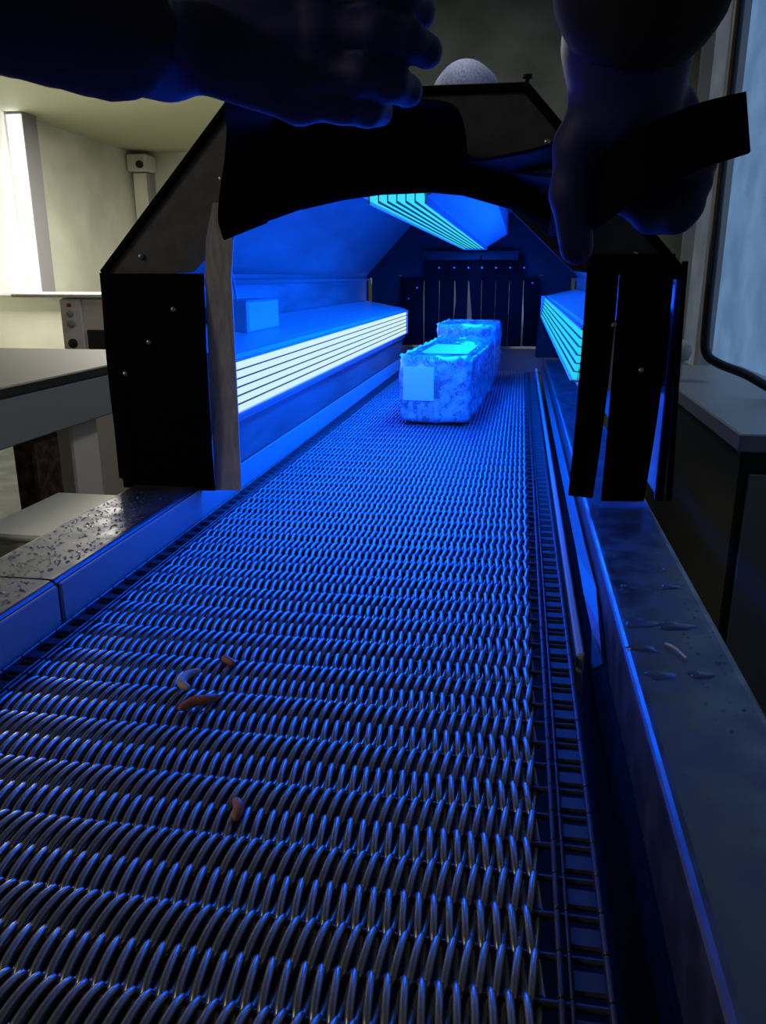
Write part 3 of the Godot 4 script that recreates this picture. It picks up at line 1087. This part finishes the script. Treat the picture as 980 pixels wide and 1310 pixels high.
func holder_person() -> void:
	var t := thing("person", "person in dark sleeves and blue gloves holding up the black strips, only arms in view", "person", Vector3(0, -0.9, 0.36))
	var top := Vector3(0.0, 0.86, 0.2)
	var sh := [Vector3(-0.20, 0.55, 0.16), Vector3(0.20, 0.57, 0.14)]
	var el := [Vector3(-0.415, 0.445, -0.17), Vector3(0.085, 0.64, -0.32)]
	var wr := [Vector3(-0.236, 0.413, -0.55), Vector3(0.053, 0.398, -0.525)]
	# left hand: fingers point to the right, one above the other
	var kl := [Vector3(-0.137, 0.441, -0.56), Vector3(-0.133, 0.418, -0.556), Vector3(-0.140, 0.397, -0.56), Vector3(-0.152, 0.383, -0.568)]
	var fl := [
		[Vector3(-0.102, 0.441, -0.558), Vector3(-0.083, 0.438, -0.566), Vector3(-0.073, 0.434, -0.58)],
		[Vector3(-0.096, 0.417, -0.552), Vector3(-0.078, 0.413, -0.558), Vector3(-0.067, 0.409, -0.57)],
		[Vector3(-0.106, 0.394, -0.556), Vector3(-0.090, 0.391, -0.566), Vector3(-0.081, 0.389, -0.582)],
		[Vector3(-0.122, 0.380, -0.568), Vector3(-0.108, 0.379, -0.58), Vector3(-0.103, 0.380, -0.595)],
	]
	var tl := [Vector3(-0.21, 0.408, -0.57), Vector3(-0.178, 0.397, -0.59), Vector3(-0.148, 0.395, -0.605), Vector3(-0.124, 0.398, -0.612)]
	# right hand: thumb runs down on the left, fingers curl behind the lifted strip
	var kr := [Vector3(0.046, 0.348, -0.545), Vector3(0.062, 0.352, -0.548), Vector3(0.074, 0.358, -0.55), Vector3(0.084, 0.366, -0.55)]
	var fr := [
		[Vector3(0.060, 0.322, -0.555), Vector3(0.078, 0.308, -0.548), Vector3(0.090, 0.305, -0.535)],
		[Vector3(0.080, 0.328, -0.56), Vector3(0.092, 0.317, -0.552), Vector3(0.096, 0.312, -0.535)],
		[Vector3(0.092, 0.340, -0.562), Vector3(0.100, 0.330, -0.553), Vector3(0.100, 0.325, -0.54)],
		[Vector3(0.096, 0.355, -0.562), Vector3(0.103, 0.345, -0.556), Vector3(0.103, 0.340, -0.545)],
	]
	var trr := [Vector3(0.042, 0.372, -0.53), Vector3(0.030, 0.346, -0.535), Vector3(0.0275, 0.320, -0.54), Vector3(0.033, 0.288, -0.545)]
	var torso := [
		[Vector3(0, 0.52, 0.2), 0.12, Vector3(0, 0.2, 0.3), 0.125], [sh[0], 0.07, sh[1], 0.07], [Vector3(0, 0.2, 0.3), 0.13, Vector3(0, 0.0, 0.34), 0.14],
		[Vector3(-0.07, 0.5, 0.2), 0.1, Vector3(-0.06, 0.15, 0.31), 0.11], [Vector3(0.07, 0.5, 0.2), 0.1, Vector3(0.06, 0.15, 0.31), 0.11],
	]
	var arms := []
	for i in 2:
		arms.append([sh[i], 0.056, el[i], 0.042])
		arms.append([el[i], 0.042, wr[i], 0.028])
	var legs := []
	for s in [-1.0, 1.0]:
		legs.append([Vector3(0.09 * s, 0.02, 0.35), 0.1, Vector3(0.1 * s, -0.42, 0.36), 0.06])
		legs.append([Vector3(0.1 * s, -0.42, 0.36), 0.06, Vector3(0.1 * s, -0.83, 0.38), 0.042])
		legs.append([Vector3(0.1 * s, -0.86, 0.40), 0.04, Vector3(0.11 * s, -0.87, 0.24), 0.034])
	var hl := hand_bones(wr[0], kl, fl, tl, 0.0108)
	var hr := hand_bones(wr[1], kr, fr, trr, 0.0108)
	# the body: one surface; hands are covered by the gloves, trunk and arms by the jacket
	obj("body", joined([flesh(head_bones(top, PI) + torso + arms + legs, 0.013, 0.03, -0.004), flesh(hl, 0.0034, 0.006, -0.0015), flesh(hr, 0.0034, 0.006, -0.0015)]), M.skin, t)
	eyes(top, PI, t)
	obj("hair", ball(top + Vector3(0, -0.07, 0.025), Vector3(0.097, 0.085, 0.1)), M.sleeve, t)
	obj("jacket", flesh(torso + [[sh[0], 0.066, el[0], 0.052], [el[0], 0.052, wr[0].lerp(el[0], 0.10), 0.036], [sh[1], 0.066, el[1], 0.054], [el[1], 0.054, wr[1].lerp(el[1], 0.10), 0.042]], 0.011, 0.03, 0.006), M.sleeve, t)
	obj("trousers", flesh(legs, 0.015, 0.03, 0.008), M.trousers, t)
	obj("glove", flesh(hl + [[wr[0].lerp(el[0], 0.12), 0.034, wr[0], 0.030]], 0.0032, 0.006, 0.0018), M.glove, t)
	obj("glove", flesh(hr + [[wr[1].lerp(el[1], 0.10), 0.041, wr[1], 0.034], [wr[1], 0.034, Vector3(0.056, 0.37, -0.535), 0.03]], 0.0032, 0.006, 0.0018), M.glove, t)


func worker_person() -> void:
	var x := -0.208
	var z := -2.86
	var t := thing("person", "worker in a pale hair net standing behind the tunnel, only the head top in view", "person", Vector3(x, -0.9, z))
	var top := Vector3(x, 0.92, z)
	var sh := [Vector3(x - 0.19, 0.56, z), Vector3(x + 0.19, 0.56, z)]
	var el := [Vector3(x - 0.25, 0.27, z), Vector3(x + 0.25, 0.27, z)]
	var wr := [Vector3(x - 0.19, 0.12, z + 0.18), Vector3(x + 0.19, 0.12, z + 0.18)]
	var torso := [
		[Vector3(x, 0.5, z), 0.12, Vector3(x, 0.2, z), 0.125], [sh[0], 0.065, sh[1], 0.065], [Vector3(x, 0.2, z), 0.13, Vector3(x, -0.05, z), 0.145],
		[Vector3(x - 0.07, 0.5, z), 0.1, Vector3(x - 0.06, 0.1, z), 0.12], [Vector3(x + 0.07, 0.5, z), 0.1, Vector3(x + 0.06, 0.1, z), 0.12],
	]
	var arms := []
	var hands := []
	for i in 2:
		arms.append([sh[i], 0.056, el[i], 0.042])
		arms.append([el[i], 0.042, wr[i], 0.03])
		var s := -1.0 if i == 0 else 1.0
		var k := []
		var fi := []
		for q in 4:
			var p: Vector3 = wr[i] + Vector3(-s * 0.045 + 0.006 * q * s, -0.028 + 0.019 * q - 0.01, 0.075 - 0.004 * absi(q - 2))
			k.append(p)
			fi.append([p + Vector3(-s * 0.01, -0.004, 0.04), p + Vector3(-s * 0.028, -0.006, 0.062), p + Vector3(-s * 0.042, -0.008, 0.07)])
		hands += hand_bones(wr[i], k, fi, [wr[i], wr[i] + Vector3(-s * 0.03, 0.035, 0.03), wr[i] + Vector3(-s * 0.05, 0.05, 0.055), wr[i] + Vector3(-s * 0.066, 0.052, 0.075)], 0.009)
	var legs := []
	for s in [-1.0, 1.0]:
		legs.append([Vector3(x + 0.09 * s, -0.02, z), 0.1, Vector3(x + 0.1 * s, -0.45, z + 0.01), 0.06])
		legs.append([Vector3(x + 0.1 * s, -0.45, z + 0.01), 0.06, Vector3(x + 0.1 * s, -0.83, z - 0.01), 0.042])
		legs.append([Vector3(x + 0.1 * s, -0.86, z - 0.03), 0.038, Vector3(x + 0.11 * s, -0.87, z + 0.13), 0.032])
	obj("body", joined([flesh(head_bones(top, 0.0) + torso + arms + legs, 0.012, 0.024, -0.003), flesh(hands, 0.004, 0.006)]), M.skin, t)
	eyes(top, 0.0, t)
	obj("coat", flesh(torso + arms.map(func(b): return [b[0], b[1] + 0.008, b[2], b[3] + 0.01]) + [[Vector3(x, 0.0, z), 0.15, Vector3(x, -0.4, z), 0.17]], 0.014, 0.03, 0.006), M.coat, t)
	obj("trousers", flesh(legs, 0.015, 0.03, 0.008), M.trousers, t)
	obj("hair_net", flesh([[top + Vector3(0, -0.085, -0.02), 0.092, top + Vector3(0, -0.075, 0.012), 0.088], [top + Vector3(-0.03, -0.08, -0.03), 0.078, top + Vector3(0.03, -0.08, -0.03), 0.078]], 0.008, 0.02, 0.004), M.hair_net, t)
	obj("face_mask", flesh([[top + Vector3(-0.03, -0.165, 0.06), 0.04, top + Vector3(0.03, -0.165, 0.06), 0.04], [top + Vector3(0, -0.15, 0.085), 0.03, top + Vector3(0, -0.185, 0.08), 0.03]], 0.008, 0.02), M.mask, t)


# ---------------------------------------------------------------- surroundings
func left_side() -> void:
	var t := thing("steel_table", "grey steel work table with a deep apron left of the tunnel", "table", Vector3(-1.8, -0.9, -2.0))
	obj("tabletop", span(Vector3(-2.3, -0.03, -2.95), Vector3(-1.3, 0.0, -0.9), 0.004), M.table_steel, t)
	obj("apron", span(Vector3(-1.335, -0.158, -2.93), Vector3(-1.303, -0.03, -0.92), 0.004), M.grey_paint, t)
	obj("apron", span(Vector3(-2.28, -0.158, -2.93), Vector3(-1.335, -0.03, -2.9), 0.004), M.grey_paint, t)
	obj("leg", span(Vector3(-1.38, -0.9, -2.11), Vector3(-1.315, -0.158, -1.98), 0.006), M.rust, t).set_meta("label", "rust stained leg")
	obj("leg", span(Vector3(-1.40, -0.9, -2.38), Vector3(-1.34, -0.158, -2.22), 0.006), M.cabinet_beige, t)
	for p in [[-2.22, -2.85], [-2.22, -1.1], [-1.36, -1.1], [-1.36, -2.88]]:
		obj("leg", span(Vector3(p[0] - 0.035, -0.9, p[1] - 0.035), Vector3(p[0] + 0.035, -0.158, p[1] + 0.035), 0.006), M.table_steel, t)
	var c := thing("control_cabinet", "beige machine cabinet with round controls beyond the steel table", "machine", Vector3(-1.87, -0.9, -3.5))
	obj("body", span(Vector3(-1.985, -0.9, -3.75), Vector3(-1.60, 0.185, -3.32), 0.008), M.cabinet_beige, c)
	obj("top_plate", span(Vector3(-2.2, 0.187, -3.78), Vector3(-1.58, 0.2, -3.29), 0.003), M.white_paint, c)
	var p := obj("control_panel", span(Vector3(-1.982, -0.3, -3.32), Vector3(-1.885, 0.18, -3.305), 0.003), M.cabinet_beige, c)
	obj("recess", span(Vector3(-1.87, -0.04, -3.325), Vector3(-1.62, 0.05, -3.312), 0.002), M.black, c)
	for k in [[0.155, 0.008, M.red], [0.118, 0.014, M.grey_paint], [0.075, 0.017, M.grey_paint], [-0.008, 0.02, M.black]]:
		var st := new_st()
		lathe(st, Vector3(-1.935, k[0], -3.305), Vector3.BACK, [Vector2(0, k[1]), Vector2(0.012, k[1]), Vector2(0.016, k[1] * 0.8), Vector2(0.017, 0.0)], 14)
		obj("knob", st, k[2], p)
	var b := thing("plastic_crate", "white plastic crate on a stool below the steel table", "crate", Vector3(-1.1, -0.47, -1.75))
	obj("body", span(Vector3(-1.22, -0.47, -1.93), Vector3(-1.0, -0.31, -1.58), 0.015), M.crate, b)
	obj("lid", span(Vector3(-1.23, -0.312, -1.94), Vector3(-0.99, -0.295, -1.57), 0.006), M.crate, b)
	var s := thing("low_stool", "low steel stool under the white crate", "stool", Vector3(-1.1, -0.9, -1.75))
	obj("seat", span(Vector3(-1.22, -0.495, -1.93), Vector3(-1.0, -0.471, -1.58), 0.004), M.table_steel, s)
	for q in [[-1.2, -1.9], [-1.02, -1.9], [-1.2, -1.61], [-1.02, -1.61]]:
		obj("leg", span(Vector3(q[0] - 0.012, -0.9, q[1] - 0.012), Vector3(q[0] + 0.012, -0.495, q[1] + 0.012), 0.002), M.table_steel, s)
	# white wall post with added glow, and ledge, on the far left
	var post := thing("glow_panel_2", "tall narrow white wall post with added glow on the far left", "glow_panel", Vector3(-3.93, -0.9, -6.3))
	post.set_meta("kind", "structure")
	obj("glow_face", span(Vector3(-3.995, -0.15, -6.22), Vector3(-3.872, 1.48, -6.2), 0.003), M.post_glow, post)
	obj("panel_frame", span(Vector3(-4.0, -0.9, -6.42), Vector3(-3.87, 1.5, -6.22), 0.004), M.grey_paint, post)  # body of the post, its shaded side put into the grey colour
	area("added_light", post, Vector3(-3.93, 0.7, -6.19), Vector3.BACK, Vector3.UP, Vector2(0.12, 1.6), Color(0.97, 0.97, 1.0), 0.15)  # light added in front of the glowing post
	var led := thing("low_partition", "low pale partition with a flat cap in front of the cream wall", "partition", Vector3(-3.3, -0.9, -5.6))
	led.set_meta("kind", "structure")
	obj("panel", span(Vector3(-3.98, -0.9, -5.7), Vector3(-2.2, 0.14, -5.62)), M.wall_paint, led)
	obj("cap", span(Vector3(-3.98, 0.14, -5.72), Vector3(-2.2, 0.165, -5.58), 0.004), M.white_paint, led)
	var sb := thing("sensor_box", "small box with a dark lens at the ceiling corner", "sensor", Vector3(-3.88, 1.29, -8.3))
	obj("body", span(Vector3(-3.985, 1.30, -8.39), Vector3(-3.78, 1.46, -8.15), 0.01), M.wall_paint, sb)
	var ls := new_st()
	lathe(ls, Vector3(-3.84, 1.36, -8.15), Vector3.BACK, [Vector2(0, 0.035), Vector2(0.03, 0.035), Vector2(0.03, 0.0)], 14)
	obj("lens", ls, M.black, sb)
	var du := thing("wall_duct", "vertical cable duct running down the corner below the sensor box", "duct", Vector3(-3.9, -0.9, -8.3))
	obj("body", span(Vector3(-3.96, -0.9, -8.39), Vector3(-3.82, 1.29, -8.22), 0.006), M.wall_paint, du)
	obj("seam", span(Vector3(-3.815, -0.9, -8.39), Vector3(-3.80, 1.29, -8.25)), M.grey_paint, du)


func right_side() -> void:
	var m := thing("machine_cabinet", "dark steel machine cabinet with a flat top right of the conveyor", "machine", Vector3(0.6, -0.9, -2.0))
	obj("body", span(Vector3(0.41, -0.9, -2.7), Vector3(0.695, -0.035, -1.515), 0.004), M.machine_dark, m)
	obj("top_plate", span(Vector3(0.4, -0.034, -2.72), Vector3(0.70, 0.0, -1.5), 0.003), M.machine_steel, m)
	obj("front_panel", span(Vector3(0.425, -0.85, -1.514), Vector3(0.69, -0.075, -1.505), 0.002), M.machine_steel, m)
	var k := thing("round_knob", "pale round knob standing on the dark machine cabinet top", "knob", Vector3(0.375 + 0.04, 0.0, -2.3))
	var st := new_st()
	lathe(st, Vector3(0.425, 0.0, -2.3), Vector3.UP, [Vector2(0, 0.016), Vector2(0.05, 0.016), Vector2(0.055, 0.03), Vector2(0.075, 0.038), Vector2(0.095, 0.034), Vector2(0.108, 0.018), Vector2(0.111, 0.0)], 18)
	obj("grip", st, M.beige, k)
	var h := thing("black_hose", "black hose hanging from the ceiling and bending right over the machine cabinet", "hose", Vector3(0.425, 0.1, -2.0))
	var hs := new_st()
	tube(hs, smooth_path([Vector3(0.44, 1.5, -2.0), Vector3(0.425, 1.0, -2.0), Vector3(0.424, 0.526, -2.0), Vector3(0.426, 0.313, -2.0), Vector3(0.428, 0.15, -2.0), Vector3(0.434, 0.10, -1.995), Vector3(0.46, 0.078, -1.98), Vector3(0.52, 0.055, -1.97), Vector3(0.59, 0.018, -1.97), Vector3(0.63, 0.011, -1.97), Vector3(0.68, 0.011, -1.97)], 8), 0.0105, 10)
	obj("tube", hs, M.hose, h)


func small_things() -> void:
	# pools of water on the right rail
	var spots := [[0.092, -0.536, 0.012, 0.009, "widest flat pool of water near the inner edge of the right rail"], [0.115, -0.535, 0.013, 0.008, "shiny pool of water beside the pale fibre on the right rail"], [0.094, -0.459, 0.009, 0.006, "flat pool of water on the right rail nearest the camera by the inner edge"], [0.118, -0.463, 0.008, 0.005, "small pool of water on the right rail near its outer edge"], [0.089, -0.495, 0.009, 0.005, "small pool of water on the right rail by the inner edge below the widest pool"], [0.125, -0.61, 0.007, 0.005, "small pool of water on the right rail farthest from the camera"]]
	for s in spots:
		var o := obj("water_pool", pool_shape(Vector3(s[0], 0.0378, s[1]), s[2], s[3]), M.water)
		tag(o, s[4], "water", "pools on the right rail")
	var f := new_st()
	tube(f, smooth_path([Vector3(0.104, 0.0395, -0.502), Vector3(0.109, 0.0402, -0.494), Vector3(0.1135, 0.0395, -0.482)], 4), 0.0008, 6)
	tag(obj("fibre", f, M.fibre), "thin pale fibre lying on the wet right rail", "fibre")
	var bits := [
		[[Vector3(-0.209, 0.007, -0.474), Vector3(-0.214, 0.0085, -0.464), Vector3(-0.213, 0.009, -0.452), Vector3(-0.206, 0.0085, -0.447)], 0.0026, "scrap_pale", "pale curled food scrap on the wire belt at left"],
		[[Vector3(-0.183, 0.007, -0.442), Vector3(-0.188, 0.009, -0.434), Vector3(-0.196, 0.009, -0.430), Vector3(-0.201, 0.008, -0.422)], 0.0026, "scrap_pink", "pinkish orange food scrap below the pale one on the belt"],
		[[Vector3(-0.136, 0.006, -0.342), Vector3(-0.132, 0.007, -0.336), Vector3(-0.131, 0.006, -0.328)], 0.0022, "scrap_pink", "small pink food scrap on the belt nearest the camera"],
		[[Vector3(-0.2, 0.006, -0.497), Vector3(-0.196, 0.007, -0.493), Vector3(-0.19, 0.006, -0.49)], 0.002, "scrap_pink", "small reddish food scrap on the belt above the pale curled one"],
	]
	for b in bits:
		var pts := smooth_path(b[0], 5)
		var bones := []
		for i in pts.size() - 1:
			var w0 := sin(PI * (i + 1.0) / (pts.size() + 1.0))
			var w1 := sin(PI * (i + 2.0) / (pts.size() + 1.0))
			bones.append([pts[i], b[1] * (0.45 + 0.55 * w0), pts[i + 1], b[1] * (0.45 + 0.55 * w1)])
		tag(obj("food_scrap", flesh(bones, 0.0011, 0.002), M[b[2]]), b[3], "food scrap", "scraps on the belt")


func pool_shape(at: Vector3, rx: float, rz: float) -> SurfaceTool:
	var st := new_st()
	st.set_smooth_group(0)
	var n := 22
	var ph := at.z * 91.0
	var ring := func(f: float, y: float, i: int) -> Vector3:
		var a := TAU * i / n
		var w := 1.0 + 0.18 * sin(a * 3.0 + ph) + 0.1 * sin(a * 5.0 + ph * 2.0)
		return at + Vector3(cos(a) * rx * w * f, y, sin(a) * rz * w * f)
	for i in n:
		for k in [[1.0, 0.0, 0.9, 0.0008], [0.9, 0.0008, 0.6, 0.0013]]:
			quad(st, ring.call(k[0], k[1], i), ring.call(k[0], k[1], i + 1), ring.call(k[2], k[3], i + 1), ring.call(k[2], k[3], i), at - Vector3(0, 0.02, 0))
		tri(st, at + Vector3(0, 0.0014, 0), ring.call(0.6, 0.0013, i), ring.call(0.6, 0.0013, i + 1), at - Vector3(0, 0.02, 0))
		tri(st, at, ring.call(1.0, 0.0, i), ring.call(1.0, 0.0, i + 1), at + Vector3(0, 0.02, 0))
	return st
